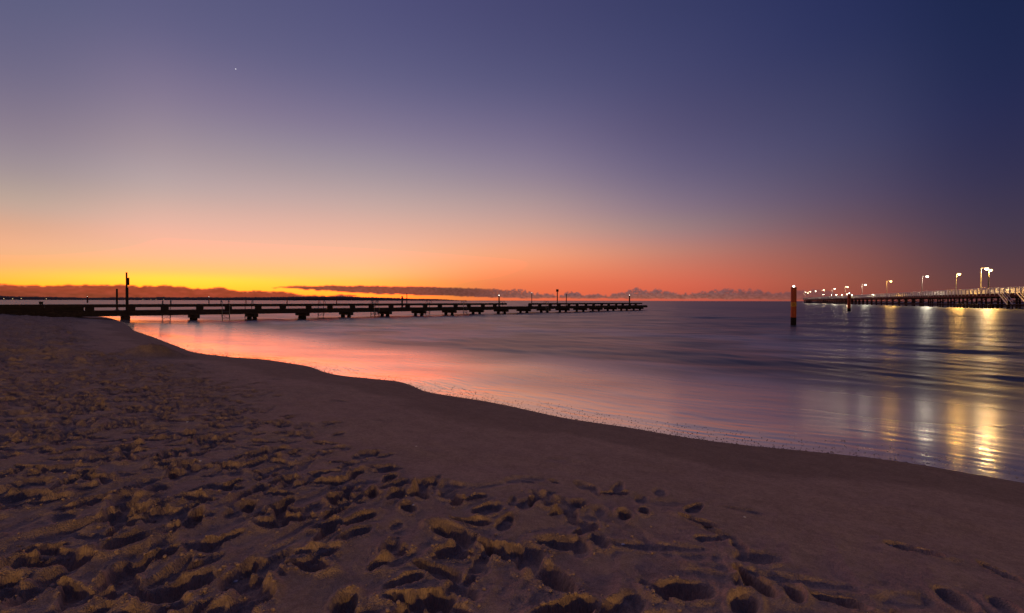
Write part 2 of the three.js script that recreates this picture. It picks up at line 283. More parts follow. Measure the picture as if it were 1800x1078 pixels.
const grain = tex(1024, 1024, (u, v) => { const a = tileNoise(u, v, 512, 1), b = tileNoise(u, v, 160, 2), c = tileNoise(u, v, 41, 3), d = tileNoise(u, v, 9, 4), k = 0.9 + 0.2 * (a - 0.5) + 0.12 * (b - 0.5) + 0.1 * (c - 0.5) + 0.08 * (d - 0.5) - (hash2((u * 1024) | 0, (v * 1024) | 0, 9) > 0.9985 ? 0.4 : 0); return [k, k * 0.985 + 0.01 * (b - 0.5), k * 0.97]; }, true);
const grainBump = tex(1024, 1024, (u, v) => { const k = 0.5 * tileNoise(u, v, 400, 11) + 0.3 * tileNoise(u, v, 170, 12) + 0.35 * tileNoise(u, v, 60, 13); return [k, k, k]; }, false);
const sandMat = new THREE.MeshStandardMaterial({ map: grain, bumpMap: grainBump, bumpScale: 0.007, roughness: 0.95, vertexColors: true });
{
  const g = polarSheet(radii, angles, (x, z, r) => {
    const s = shoreDist(x, z), d = s > -1 && s < 4 ? sandDamp(x, z, s) : s < 0 ? 1 : 0, m = 0.94 + 0.16 * (fbm(x * 0.8, z * 0.8, 3, 201) - 0.5);
    const k = lerp(1, 0.72, d) * m;
    return [sandHeight(x, z), 0.66 * k, 0.47 * k, 0.33 * k];
  }, 1 / 1.1);
  setting(new THREE.Mesh(g, sandMat), 'sand');
}

// ───────────────────────── the sea ─────────────────────────
const waves = []; { const rw = mulberry(9); for (let i = 0; i < 24; i++) { const L = 0.36 * Math.pow(1.18, i), th = (-0.75 + (rw() - 0.5) * 1.5); waves.push([2 * Math.PI / L * Math.sin(th), 2 * Math.PI / L * Math.cos(th), rw() * 6.28, L]); } }
function seaHeight(x, z, r) {
  const s = shoreDist(x, z);
  const amp = sstep(-3, -11, s) * (1 - 0.97 * sstep(60, 400, r)), step = Math.max(0.02, r * 0.0062), gust = 0.45 + 1.1 * fbm(x * 0.06, z * 0.11, 2, 301);
  let w = 0;
  if (amp > 0.001) for (const [kx, kz, ph, L] of waves) { const fit = sstep(2.5, 5, L / step); if (fit > 0) w += fit * (L < 0.9 ? 0.0018 : 0.003) * Math.pow(L, 0.7) * Math.sin(kx * x + kz * z + ph + 2.2 * fbm(x * 0.15, z * 0.15, 2, 311)); }
  w *= amp * gust;
  { const along = fbm(x * 0.12, z * 0.12, 2, 331), c = -5.4 - 1.6 * along - 0.4 * Math.sin(x * 0.35); w += 0.055 * sstep(0.25, 0.6, along + 0.02 * x) * Math.exp(-(((s - c) / (s > c ? 0.95 : 2.2)) ** 2)); }   // a low swell about to run up the sand
  if (s > 3) return -0.4;
  const swash = beach(s) - (s > 0 ? 0.035 : 0.011) * s + (s < 0 ? (fbm(x * 0.5 - z * 0.1, s * 2.2, 3, 321) - 0.5) * 0.006 * sstep(0, -1.5, s) + (fbm((x * 0.83 + z * 0.55) * 2.4, s * 10, 2, 325) - 0.5) * 0.007 * sstep(0, -0.4, s) : 0);
  const film = s > -7 ? swash : -10, k = 0.09, hh = clamp(0.5 + 0.5 * (film - w) / k);
  return lerp(w, film, hh) + k * hh * (1 - hh);
}
const seaR = []; for (let r = 2; r < 420; r *= 1.0076) seaR.push(r); for (let r = seaR[seaR.length - 1] * 1.03; r < 14000; r *= 1.05) seaR.push(r);
const seaA = []; for (let a = -130; a < -56; a += 4) seaA.push(a * R); for (let a = -56; a < 56; a += 0.22) seaA.push(a * R); for (let a = 56; a <= 150; a += 4) seaA.push(a * R);
const ZONE = 90;                            // metres across the map of calm wash and rippled water
const zone = (u, v) => { const x = -45 + u * ZONE, z = -(v * ZONE) + 4, s = shoreDist(x, z); return { x, z, s }; };
const seaRough = tex(1024, 1024, (u, v) => {
  const { x, z, s } = zone(u, v), n = fbm(x * 0.25 + z * 0.2, z * 0.7, 3, 401);
  const k = lerp(lerp(0.13, 0.22, sstep(-0.4, -2.2, s)), 0.37, sstep(-2 - n * 2.5, -6 - n * 4, s)) + (n - 0.5) * 0.12;
  return [k, k, k];
}, false, false);
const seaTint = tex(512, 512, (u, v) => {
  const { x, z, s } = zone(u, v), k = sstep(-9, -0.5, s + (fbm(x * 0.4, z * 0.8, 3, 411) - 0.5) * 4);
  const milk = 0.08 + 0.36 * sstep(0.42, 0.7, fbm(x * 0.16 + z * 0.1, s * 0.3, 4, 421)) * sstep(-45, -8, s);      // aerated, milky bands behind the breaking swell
  return [lerp(milk, 0.66, k), lerp(milk + 0.008, 0.64, k), lerp(milk + 0.02, 0.62, k)];  // pale colour near shore puts a brighter sky reflection into the wash
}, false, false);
const seaMirror = tex(512, 512, (u, v) => { const { x, z, s } = zone(u, v), k = 0.68 * sstep(-8, -1, s + (fbm(x * 0.4, z * 0.8, 3, 411) - 0.5) * 4); return [k, k, k]; }, false, false);   // metalness put into the wash so its sky reflection is brighter than water gives
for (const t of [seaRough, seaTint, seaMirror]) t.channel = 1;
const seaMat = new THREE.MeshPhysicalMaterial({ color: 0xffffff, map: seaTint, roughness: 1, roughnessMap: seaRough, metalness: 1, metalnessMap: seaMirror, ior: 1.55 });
{
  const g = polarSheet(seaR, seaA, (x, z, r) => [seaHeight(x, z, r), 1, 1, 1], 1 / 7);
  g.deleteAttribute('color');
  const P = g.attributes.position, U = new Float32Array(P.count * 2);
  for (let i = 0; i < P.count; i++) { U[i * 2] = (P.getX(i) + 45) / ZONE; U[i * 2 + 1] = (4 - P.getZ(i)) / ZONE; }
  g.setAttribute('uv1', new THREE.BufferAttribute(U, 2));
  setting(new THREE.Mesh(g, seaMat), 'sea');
}

// ───────────────────────── materials of the built things ─────────────────────────
const woodTex = tex(256, 256, (u, v) => { const g = tileNoise(u, v * 0.2, 60, 601), h = tileNoise(u, v, 14, 602), k = 0.55 + 0.35 * g + 0.2 * (h - 0.5); return [k, k * 0.96, k * 0.92]; }, true);
const M = {
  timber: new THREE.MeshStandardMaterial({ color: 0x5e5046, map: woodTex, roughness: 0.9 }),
  redTimber: new THREE.MeshStandardMaterial({ color: 0x7a3a2c, map: woodTex, roughness: 0.85 }),
  concrete: new THREE.MeshStandardMaterial({ color: 0x5c5148, map: woodTex, roughness: 0.95 }),
  pole: new THREE.MeshStandardMaterial({ color: new THREE.Color(0.24, 0.23, 0.22), roughness: 0.6 }),
  white: new THREE.MeshStandardMaterial({ color: new THREE.Color(0.78, 0.76, 0.72), roughness: 0.6 }),
  steel: new THREE.MeshStandardMaterial({ color: 0x8d8a86, roughness: 0.45, metalness: 0.7 }),
  darkSteel: new THREE.MeshStandardMaterial({ color: 0x2e2a2a, roughness: 0.6, metalness: 0.4 }),
  orange: new THREE.MeshStandardMaterial({ color: new THREE.Color(0.75, 0.13, 0.03), map: tex(256, 256, (u, v) => { const st = tileNoise(u, v * 0.15, 48, 651), ch = tileNoise(u, v, 30, 652), k = 0.86 + 0.16 * (st - 0.5) - 0.5 * sstep(0.78, 0.9, ch * 0.7 + st * 0.3); return [k, k * 0.98, k * 0.96]; }, true), roughness: 0.6 }),
  yellow: new THREE.MeshStandardMaterial({ color: new THREE.Color(0.75, 0.5, 0.08), roughness: 0.6 }),
  weed: new THREE.MeshStandardMaterial({ color: 0x1c1712, roughness: 0.9 }),
  shell: new THREE.MeshStandardMaterial({ color: new THREE.Color(0.75, 0.7, 0.64), roughness: 0.5 }),
  scrub: new THREE.MeshStandardMaterial({ color: 0x4b3a34, roughness: 1 }),
};
const glow = (c, k) => new THREE.MeshStandardMaterial({ color: 0x111111, emissive: new THREE.Color(...c), emissiveIntensity: k, roughness: 0.5 });

// ───────────────────────── the small swimming jetty ─────────────────────────
const STEP = 4.854, JT = Math.atan2(3.41, 3.455);          // bent spacing; jetty's own +x runs out to sea
const swim = thing('swimming_jetty', 'low dark timber jetty with raised kerb rail running out from the beach', 'jetty', [-72.98 + 3.455 * 11.65, 0, -3.41 * 11.65], JT);
const JW = 2.6;
{
  const K0 = -5, K1 = 17.35, len = (K1 - K0) * STEP, mid = (K0 + K1) / 2 * STEP;
  // local: x along, +z towards the viewer's side
  for (let i = 0, n = Math.round(len / 0.6); i < n; i++) { }
  const planks = []; for (let x = K0 * STEP; x < K1 * STEP; x += 0.3) planks.push(box(0.285, 0.05, JW - 0.06, x + 0.15, 0.995 + (hash2(x * 10 | 0, 3, 5) - 0.5) * 0.008, 0));
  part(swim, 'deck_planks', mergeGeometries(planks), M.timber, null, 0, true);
  const beamG = rbox(STEP - 0.004, 0.44, 0.2, 0.02), railG = rbox(STEP - 0.006, 0.26, 0.28, 0.025), blockG = rbox(0.55, 0.275, 0.26, 0.02), capG = rbox(0.42, 0.32, JW + 0.25, 0.03), pileG = new THREE.CylinderGeometry(0.185, 0.2, 2.6, 14);
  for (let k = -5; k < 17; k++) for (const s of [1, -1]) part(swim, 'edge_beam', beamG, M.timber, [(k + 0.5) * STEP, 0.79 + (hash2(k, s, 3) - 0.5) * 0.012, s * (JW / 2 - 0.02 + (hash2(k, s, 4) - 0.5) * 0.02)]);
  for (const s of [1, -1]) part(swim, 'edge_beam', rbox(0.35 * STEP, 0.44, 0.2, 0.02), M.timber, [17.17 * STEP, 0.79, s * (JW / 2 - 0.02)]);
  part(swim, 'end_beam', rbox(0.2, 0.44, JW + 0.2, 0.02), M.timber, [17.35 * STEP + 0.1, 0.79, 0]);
  for (let k = -5; k < 17; k++) {
    if (k === 9) continue;
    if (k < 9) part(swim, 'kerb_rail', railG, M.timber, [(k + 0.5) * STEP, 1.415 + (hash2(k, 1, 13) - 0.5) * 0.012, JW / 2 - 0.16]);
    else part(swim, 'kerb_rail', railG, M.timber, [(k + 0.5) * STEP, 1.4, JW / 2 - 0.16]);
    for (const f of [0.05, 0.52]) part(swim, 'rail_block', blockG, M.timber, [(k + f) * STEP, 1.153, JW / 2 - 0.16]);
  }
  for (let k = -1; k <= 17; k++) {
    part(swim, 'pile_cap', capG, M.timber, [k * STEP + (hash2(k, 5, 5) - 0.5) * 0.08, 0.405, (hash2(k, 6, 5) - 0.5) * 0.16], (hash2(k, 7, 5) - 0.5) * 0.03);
    for (const s of [1, -1]) {
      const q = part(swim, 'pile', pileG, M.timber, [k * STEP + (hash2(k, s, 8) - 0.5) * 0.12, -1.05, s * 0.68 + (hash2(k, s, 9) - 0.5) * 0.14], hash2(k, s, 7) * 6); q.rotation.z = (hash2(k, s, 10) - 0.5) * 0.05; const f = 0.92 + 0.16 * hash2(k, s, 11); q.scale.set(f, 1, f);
      part(q, 'weed_collar', new THREE.CylinderGeometry(0.205, 0.225, 0.34, 12), M.weed, [0, 1.12 + (hash2(k, s, 12) - 0.5) * 0.1, 0]);
    }
  }
  part(swim, 'kerb_wall', rbox(4.4 * STEP, 0.27, 0.2, 0.02), M.concrete, [-2.75 * STEP, 1.155, JW / 2 - 0.17]);
  part(swim, 'abutment_wall', rbox(4 * STEP, 1.1, JW - 0.5, 0.03), M.concrete, [-3.6 * STEP, 0.41, 0]);
  // ladders on both sides
  const ladder = (k, side) => {
    const L = new THREE.Group(); L.name = 'ladder'; L.position.set(k * STEP, 0, side * (JW / 2 + 0.16)); L.rotation.y = side > 0 ? 0 : Math.PI; swim.add(L);
    for (const s of [-1, 1]) part(L, 'handrail', tube([[s * 0.3, -0.9, 0.22], [s * 0.3, 0.6, 0.06], [s * 0.3, 1.5, 0.04], [s * 0.3, 1.82, -0.08], [s * 0.3, 1.86, -0.28], [s * 0.3, 1.7, -0.42], [s * 0.3, 1.3, -0.46]], 0.03, 26, 7), M.steel);
    for (let i = 0; i < 6; i++) part(L, 'rung', bar([-0.3, -0.6 + i * 0.28, 0.19 - i * 0.028], [0.3, -0.6 + i * 0.28, 0.19 - i * 0.028], 0.022, 7), M.steel);
    for (const s of [-1, 1]) part(L, 'brace', bar([s * 0.3, 0.05, 0.1], [s * 0.3 - 0.0, 0.6, -0.25], 0.018, 6), M.steel);
    part(L, 'brace', bar([-0.3, 0.5, 0.07], [0.3, 0.1, 0.11], 0.014, 6), M.steel);
  };
  for (const k of [1.46, 4.62, 7.33, 10.81]) ladder(k, 1);
  for (const k of [0.62, 2.02, 3.54, 4.86, 6.5, 9.3]) ladder(k, -1);
}
const onSwim = (k, off) => { const v = new THREE.Vector3(k * STEP, 0, off).applyAxisAngle(new THREE.Vector3(0, 1, 0), JT).add(swim.position); return v; };
function jettyPost(name, label, k, off, top, r, extra) {
  const p = onSwim(k, off), t = thing(name, label, 'post', [p.x, 1.02, p.z], JT);
  part(t, 'pole', bar([0, 0, 0], [0, top - 1.02, 0], r, 12, r * 0.92), M.darkSteel);
  part(t, 'base_plate', rbox(r * 4, 0.04, r * 4, 0.01), M.darkSteel, [0, 0.022, 0]);
  if (extra) extra(t, top - 1.02, r);
  return t;
}
const lampCap = (c = [1, 0.93, 0.8], k = 3) => (t, h, r) => {
  part(t, 'collar', new THREE.CylinderGeometry(r * 1.35, r * 1.2, 0.08, 12), M.darkSteel, [0, h + 0.03, 0]);
  part(t, 'lantern', new THREE.SphereGeometry(0.07, 12, 8), glow(c, k), [0, h + 0.13, 0]);
};
jettyPost('jetty_mast', 'tall dark mast with a box near its top on the small jetty', 0, JW / 2 - 0.5, 4.2, 0.065, (t, h) => {
  part(t, 'box', rbox(0.16, 0.6, 0.18, 0.02), M.darkSteel, [0.1, h - 0.75, 0]);
  part(t, 'bracket', box(0.16, 0.06, 0.1, 0.1, h - 1.05, 0), M.darkSteel);
  part(t, 'sleeve', new THREE.CylinderGeometry(0.1, 0.1, 1.9, 12), M.darkSteel, [0.02, 0.95, 0]);
});
jettyPost('jetty_post', 'slim plain post beside the tall mast on the small jetty', -0.1, -JW / 2 + 0.3, 2.84, 0.075);
jettyPost('jetty_post', 'short stout post of a close pair on the small jetty', 5.57, -0.5, 2.45, 0.11);
jettyPost('jetty_post', 'thin tall post of a close pair on the small jetty', 5.71, -0.5, 2.85, 0.05);
jettyPost('jetty_light_post', 'dark post with a lit white lantern where the kerb rail breaks off', 8.73, JW / 2 - 0.35, 2.55, 0.1, lampCap());
jettyPost('jetty_light_post', 'slim post with a small lantern next to the far ladder of the small jetty', 10.39, 0, 3.05, 0.06, lampCap([1, 0.9, 0.75], 0.8));
jettyPost('jetty_mast', 'mast with a square box on top on the outer half of the small jetty', 11.7, 0, 3.55, 0.09, (t, h) => { part(t, 'box', rbox(0.34, 0.42, 0.3, 0.02), M.darkSteel, [0, h + 0.1, 0]); });
jettyPost('jetty_post', 'plain post next to the boxed mast on the outer half of the small jetty', 12.2, 0, 3.1, 0.075);
jettyPost('jetty_light_post', 'thick post with a lit white lantern at the outer end of the small jetty', 16.41, 0, 2.95, 0.14, lampCap());
{
  const p = onSwim(-1.04, JW / 2 - 0.2), t = thing('rail_box', 'small dark box sitting on the kerb rail at the beach end', 'box', [p.x, 1.55, p.z], JT);
  part(t, 'body', rbox(0.22, 0.18, 0.2, 0.015), M.darkSteel, [0, 0.09, 0]); part(t, 'lid', rbox(0.26, 0.03, 0.24, 0.008), M.darkSteel, [0, 0.197, 0]);
}

// ───────────────────────── marker piles in the water ─────────────────────────
function markerPile(label, x, z, top, r, plate, lit) {
  const t = thing('marker_pile', label, 'marker pile', [x, 0, z], Math.atan2(-x, -z), 'marker piles standing in the bay');
  part(t, 'sleeve', new THREE.CylinderGeometry(r, r, top - 0.62, 20), M.orange, [0, 0.62 + (top - 0.62) / 2, 0]);
  part(t, 'weedy_foot', new THREE.CylinderGeometry(r * 0.99, r * 1.03, 2.62, 20), M.weed, [0, -0.69, 0]);
  part(t, 'cap', new THREE.CylinderGeometry(r * 0.9, r * 1.04, 0.07, 20), M.weed, [0, top + 0.035, 0]);
  if (plate) {
    const c = document.createElement('canvas'); c.width = 256; c.height = 128; const q = c.getContext('2d'); q.fillStyle = '#d79a2a'; q.fillRect(0, 0, 256, 128); q.fillStyle = '#3a2410'; q.font = 'bold 110px sans-serif'; q.textAlign = 'center'; q.textBaseline = 'middle'; q.fillText(plate, 128, 68);
    const ct = new THREE.CanvasTexture(c); ct.colorSpace = THREE.SRGBColorSpace;
    part(t, 'number_band', new THREE.CylinderGeometry(r * 1.03, r * 1.03, 0.3, 24, 1, true), M.yellow, [0, top * 0.56, 0]);
    part(t, 'number_plate', new THREE.CylinderGeometry(r * 1.05, r * 1.05, 0.26, 16, 1, true, -0.9, 1.8), new THREE.MeshStandardMaterial({ map: ct, roughness: 0.6 }), [0, top * 0.56, 0]);
  }
  if (lit) { part(t, 'lantern', new THREE.SphereGeometry(0.075, 12, 8), glow([1, 0.95, 0.85], lit), [0, top + 0.14, 0]); }
  return t;
}
markerPile('orange marker pile with a yellow number band and a lit white lantern', 22.4, -37.3, 2.95, 0.2, '23', 6);
markerPile('smaller orange marker pile with a lantern before the lamplit jetty', 63.4, -88.2, 3.3, 0.27, '', 8);
markerPile('dark marker pile with a white light standing off the beach end of the small jetty', -258, -285, 3.8, 0.35, '', 6);
markerPile('thin dark marker pile with a small light seen beyond the nearest jetty ladder', -168, -260, 3.5, 0.25, '', 5);
markerPile('unlit thin pile seen beyond the small jetty, nearer the ladders', -130, -271, 3.4, 0.26, '', 0);
markerPile('unlit thin pile out beyond the middle of the small jetty', -101, -270, 3.5, 0.24, '', 0);

// ───────────────────────── the long lamplit jetty ─────────────────────────
const U2 = [0.4305, -0.9026], LT = Math.atan2(0.9026, 0.4305);      // its +x runs out to sea, +z towards the viewer's side is -n
const long = thing('long_jetty', 'long timber jetty on piles with a white railing, lamplit, running out to sea', 'jetty', [134, 0, -123], LT);
const T0 = -46, T1 = 443, LW = 5.4, DECK = 4.3;
// local z: the near edge lies at z = 0, the far edge at z = +/-LW; find which sign points away from the viewer
const AWAY = (() => { const v = new THREE.Vector3(0, 0, 1).applyAxisAngle(new THREE.Vector3(0, 1, 0), LT); return v.x * 134 + v.z * -123 > 0 ? 1 : -1; })();
{
  const Z = (f) => AWAY * f;
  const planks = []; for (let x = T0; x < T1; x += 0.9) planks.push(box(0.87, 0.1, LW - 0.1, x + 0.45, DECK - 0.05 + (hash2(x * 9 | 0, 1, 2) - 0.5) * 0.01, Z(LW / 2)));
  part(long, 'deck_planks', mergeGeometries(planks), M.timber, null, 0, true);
  const fasG = rbox(9.97, 0.85, 0.22, 0.02), capG = rbox(0.4, 0.4, LW + 0.2, 0.03), pileG = new THREE.CylinderGeometry(0.24, 0.27, 5.2, 12);
  for (let t = T0; t < T1 - 1; t += 10) {
    const len = Math.min(10, T1 - t), g = len > 9.9 ? fasG : rbox(len - 0.03, 0.85, 0.22, 0.02);
    for (const f of [0.02, LW - 0.02]) part(long, 'stringer', g, M.redTimber, [t + len / 2, DECK - 0.55, Z(f)]);
    if (t < 340) {
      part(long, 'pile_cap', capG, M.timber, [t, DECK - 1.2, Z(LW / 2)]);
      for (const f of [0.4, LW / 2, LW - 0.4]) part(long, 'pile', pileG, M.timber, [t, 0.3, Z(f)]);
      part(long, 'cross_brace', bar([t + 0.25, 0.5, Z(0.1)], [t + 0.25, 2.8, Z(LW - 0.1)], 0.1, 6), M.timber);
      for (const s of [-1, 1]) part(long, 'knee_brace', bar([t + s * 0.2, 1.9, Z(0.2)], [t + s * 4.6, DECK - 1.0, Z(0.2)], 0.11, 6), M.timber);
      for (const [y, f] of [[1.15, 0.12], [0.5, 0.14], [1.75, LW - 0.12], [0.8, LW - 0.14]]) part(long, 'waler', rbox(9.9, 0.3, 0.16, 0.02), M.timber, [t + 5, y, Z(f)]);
    }
  }
  const farPiles = []; for (let t = 344; t < T1; t += 6) { for (const f of [0.4, LW / 2, LW - 0.4]) farPiles.push(new THREE.CylinderGeometry(0.24, 0.27, 5.2, 8).translate(t, 0.3, Z(f))); farPiles.push(box(0.4, 0.4, LW, t, DECK - 1.2, Z(LW / 2))); }
  part(long, 'far_piles', mergeGeometries(farPiles), M.timber, null, 0, true);
  // railing
  for (const [f, nm] of [[0.06, 'railing'], [LW - 0.06, 'railing']]) {
    const Rg = new THREE.Group(); Rg.name = nm; long.add(Rg);
    const postG = rbox(0.2, 2.1, 0.2, 0.02), topG = rbox(10.98, 0.12, 0.34, 0.02), midG = rbox(10.98, 0.22, 0.07, 0.015), farPosts = [];
    for (let t = T0; t < T1; t += 2.75) {
      if (f < 1 && t < 240) part(Rg, 'post', postG, M.white, [t, DECK + 0.5, Z(f - 0.2)]); else farPosts.push(box(0.2, 2.1, 0.2, t, DECK + 0.5, Z(f < 1 ? f - 0.2 : f + 0.2)));
    }
    part(Rg, 'far_posts', mergeGeometries(farPosts), M.white, null, 0, true);
    for (let t = T0; t < T1 - 2; t += 11) {
      part(Rg, 'top_rail', topG, M.white, [t + 5.5, DECK + 1.6, Z(f)]);
      for (const h of [0.3, 0.75, 1.2]) part(Rg, 'rail', midG, M.white, [t + 5.5, DECK + h, Z(f)]);
    }
  }
}
const onLong = (t, f) => new THREE.Vector3(t, 0, AWAY * f).applyAxisAngle(new THREE.Vector3(0, 1, 0), LT).add(long.position);

// landing stage at water level with two stairs
{
  const p = onLong(20, -1.7), t = thing('landing_stage', 'low boat landing stage with fender posts below the lamplit jetty', 'landing stage', [p.x, 0, p.z], LT);
  const planks = []; for (let x = -12.5; x < 12.5; x += 0.5) planks.push(box(0.47, 0.08, 3.0, x + 0.25, 1.1, 0));
  part(t, 'deck_planks', mergeGeometries(planks), M.timber, null, 0, true);
  part(t, 'edge_beam', rbox(25, 0.3, 0.2, 0.02), M.timber, [0, 0.98, -AWAY * 1.5]);
  for (let x = -12; x <= 12; x += 2.4) { part(t, 'fender_post', rbox(0.26, 1.7, 0.26, 0.03), M.timber, [x, 0.5, -AWAY * 1.75]); part(t, 'pile', new THREE.CylinderGeometry(0.2, 0.2, 3, 10), M.timber, [x + 0.8, -0.45, 0]); }
  part(t, 'waler', rbox(25, 0.22, 0.16, 0.02), M.timber, [0, 0.42, -AWAY * 1.55]);
}
for (const [tt, label] of [[5.5, 'white railed stair from the lamplit jetty to the landing, beside the lamp posts'], [-4, 'white railed stair down the lamplit jetty, beyond the end of the landing stage']]) {
  const p = onLong(tt, -1.3), s = thing('jetty_stair', label, 'stair', [p.x, 0, p.z], LT, 'stairs down from the lamplit jetty');
  for (const z of [-0.55, 0.55]) {
    part(s, 'stringer', bar([2.6, DECK, z], [-2.4, 1.15, z], 0.13, 6), M.white);
    part(s, 'handrail', bar([2.6, DECK + 1.1, z], [-2.4, 2.2, z], 0.07, 6), M.white);
    for (const k of [0, 0.5, 1]) part(s, 'baluster', bar([2.6 - 5 * k, DECK - 3.15 * k, z], [2.6 - 5 * k, DECK + 1.1 - 3.15 * k, z], 0.06, 6), M.white);
  }
  for (let i = 0; i < 14; i++) part(s, 'tread', box(0.34, 0.05, 1.1), M.timber, [2.5 - i * 0.37, DECK - 0.12 - i * 0.235, 0]);
  for (const z of [-0.55, 0.55]) part(s, 'leg', bar([-2.4, -1.5, z], [-2.4, 1.15, z], 0.12, 8), M.timber);
}

// lamp posts: [along, side (0 near, 1 far), lamp height, arm, colour, candela]
const GOLD = [1, 0.51, 0.1], WARM = [1, 0.74, 0.4], PALE = [1, 0.86, 0.62];
const lampSpots = [[-9, 0, 11.8, 1.2, GOLD, 900], [20, 0, 11.5, 0.4, GOLD, 1100], [24.8, 0, 12.2, 1.3, WARM, 700], [42.8, 0, 11.5, 0.7, GOLD, 1100], [75.6, 0, 12.2, 1.6, PALE, 700], [125, 0, 12.2, 1.6, GOLD, 900], [176, 0, 12, 1.6, PALE, 700], [225, 0, 12, 1.5, WARM, 900], [272, 0, 12, 1.5, PALE, 500], [322, 0, 12, 1.4, WARM, 450], [368, 0, 12, 1.4, PALE, 350], [404, 0, 12, 1.4, WARM, 300], [422, 0, 11, 1.4, WARM, 300], [438, 0, 12, 1.2, WARM, 300]];
const lampLabels = ['golden lamp on a tall post beyond the landing stairs', 'golden lamp on the thicker, lower post of a close pair above the landing', 'warm lamp on the slimmer, taller post of a close pair above the landing', 'golden lamp on a post with a collar, between the landing and the first pale lamp', 'pale lamp on a bent arm, first past the end of the landing stage', 'large golden lamp, second past the end of the landing stage', 'small pale lamp between two larger lamps half way along the jetty', 'bright lamp standing right behind the smaller orange marker pile', 'lamp post on the far stretch of the lamplit jetty'];
lampSpots.forEach(([t, side, h, arm, col, cd], i) => {
  const p = onLong(t, side ? LW - 0.5 : 0.45), farOnes = i >= 8;
  const g = thing('lamp_post', lampLabels[Math.min(i, 8)], 'lamp post', [p.x, DECK, p.z], LT, farOnes ? 'lamps on the far stretch of the jetty' : 'lamp posts along the lamplit jetty');
  const H = h - DECK, z = AWAY * (side ? -arm : arm);
  part(g, 'pole', bar([0, 0, 0], [0, H, 0], i === 1 ? 0.19 : 0.12, 12, i === 1 ? 0.14 : 0.085), M.pole);
  part(g, 'collar', new THREE.CylinderGeometry(0.18, 0.18, 0.16, 12), M.pole, [0, H * 0.52, 0]);
  part(g, 'arm', tube([[0, H - 0.15, 0], [0, H + 0.18, z * 0.25], [0, H + 0.26, z * 0.65], [0, H + 0.24, z]], 0.05, 14, 8), M.pole);
  const head = part(g, 'lamp_head', new THREE.SphereGeometry(0.53, 14, 8, 0, 6.283, 0, 1.1).scale(1, 0.8, 1.1), M.darkSteel, [0, H - 0.1, z]);
  part(g, 'lamp_bowl', new THREE.SphereGeometry(0.48, 16, 12).scale(1, 0.8, 1), glow(col.map((c) => 0.12 + 0.88 * c), 7), [0, H - 0.12, z]);
  const L = new THREE.PointLight(new THREE.Color(...col), cd * 0.45, 0, 2); L.position.set(0, H - 0.75, z); L.castShadow = true; L.shadow.radius = 14; L.name = 'lamp_light'; g.add(L);
});
// low lamps nearer the deck
[[346, 8.2], [306, 7.4], [284, 7.2], [262, 6.9], [243, 7], [228, 6.5], [150, 5.6]].forEach(([t, h], i) => {
  const p = onLong(t, i === 6 ? 0.3 : LW - 0.4), g = thing('deck_lamp', i === 6 ? 'single low lamp at railing height, between the small pale lamp and the large golden one' : 'low deck lamp in the row beneath the far lamp posts', 'lamp', [p.x, DECK, p.z], LT, i === 6 ? undefined : 'low deck lamps');
  part(g, 'pole', bar([0, 0, 0], [0, h - DECK, 0], 0.07, 8), M.white);
  part(g, 'lamp_bowl', new THREE.SphereGeometry(0.14, 12, 8), glow(PALE, 80), [0, h - DECK, 0]);
  const L = new THREE.PointLight(new THREE.Color(...PALE), 25, 0, 2); L.position.set(0, h - DECK, 0); L.castShadow = true; L.shadow.radius = 10; L.name = 'lamp_light'; g.add(L);
});
// lights of the town seen through the piles of the landing
[[1, 2.4, 0.2], [-0.5, 3.0, 0.32], [-2.2, 3.1, 0.25], [-4, 3.0, 0.25], [12, 3.1, 0.15], [14.5, 3.0, 0.2], [18, 3.1, 0.14]].forEach(([t, h, r], i) => {
  const p = onLong(t + 22, 60), g = thing('harbour_light', 'small round light glinting between the piles behind the landing stage', 'light', [p.x, 0, p.z], LT, 'lights glinting through the jetty piles');
  part(g, 'pole', bar([0, -1.5, 0], [0, h - r, 0], 0.08, 6), M.timber);
  part(g, 'lamp_bowl', new THREE.SphereGeometry(r * 1.4, 10, 8), glow(i % 2 ? GOLD : PALE, 6), [0, h, 0]);
});

// ───────────────────────── foreshore lamps behind the viewer (they throw the golden side light on the sand) ─────────────────────────
[[16, 34, 620], [-16, 40, 620], [46, 38, 620]].forEach(([x, z, cd], i) => {
  const y = sandHeight(x, z), g = thing('promenade_lamp', 'sodium lamp post on the promenade behind the beach', 'lamp post', [x, y - 0.05, z], 0, 'promenade lamps behind the beach'), H = 6.2;
  part(g, 'pole', bar([0, 0, 0], [0, H, 0], 0.09, 12, 0.06), M.darkSteel);
  part(g, 'arm', tube([[0, H - 0.1, 0], [0, H + 0.2, -0.3], [0, H + 0.24, -0.9]], 0.04, 12, 8), M.darkSteel);
  part(g, 'lamp_head', new THREE.SphereGeometry(0.26, 14, 8, 0, 6.283, 0, 1.5).scale(0.9, 0.6, 1.5), M.darkSteel, [0, H + 0.14, -0.95]);
  part(g, 'lamp_bowl', new THREE.SphereGeometry(0.17, 14, 10), glow([1, 0.55, 0.12], 60), [0, H + 0.04, -0.95]);
  const L = new THREE.PointLight(new THREE.Color(1, 0.57, 0.16), cd, 0, 2); L.position.set(0, H + 0.04, -0.95); L.castShadow = true; L.shadow.radius = 25; L.name = 'lamp_light'; g.add(L);
});

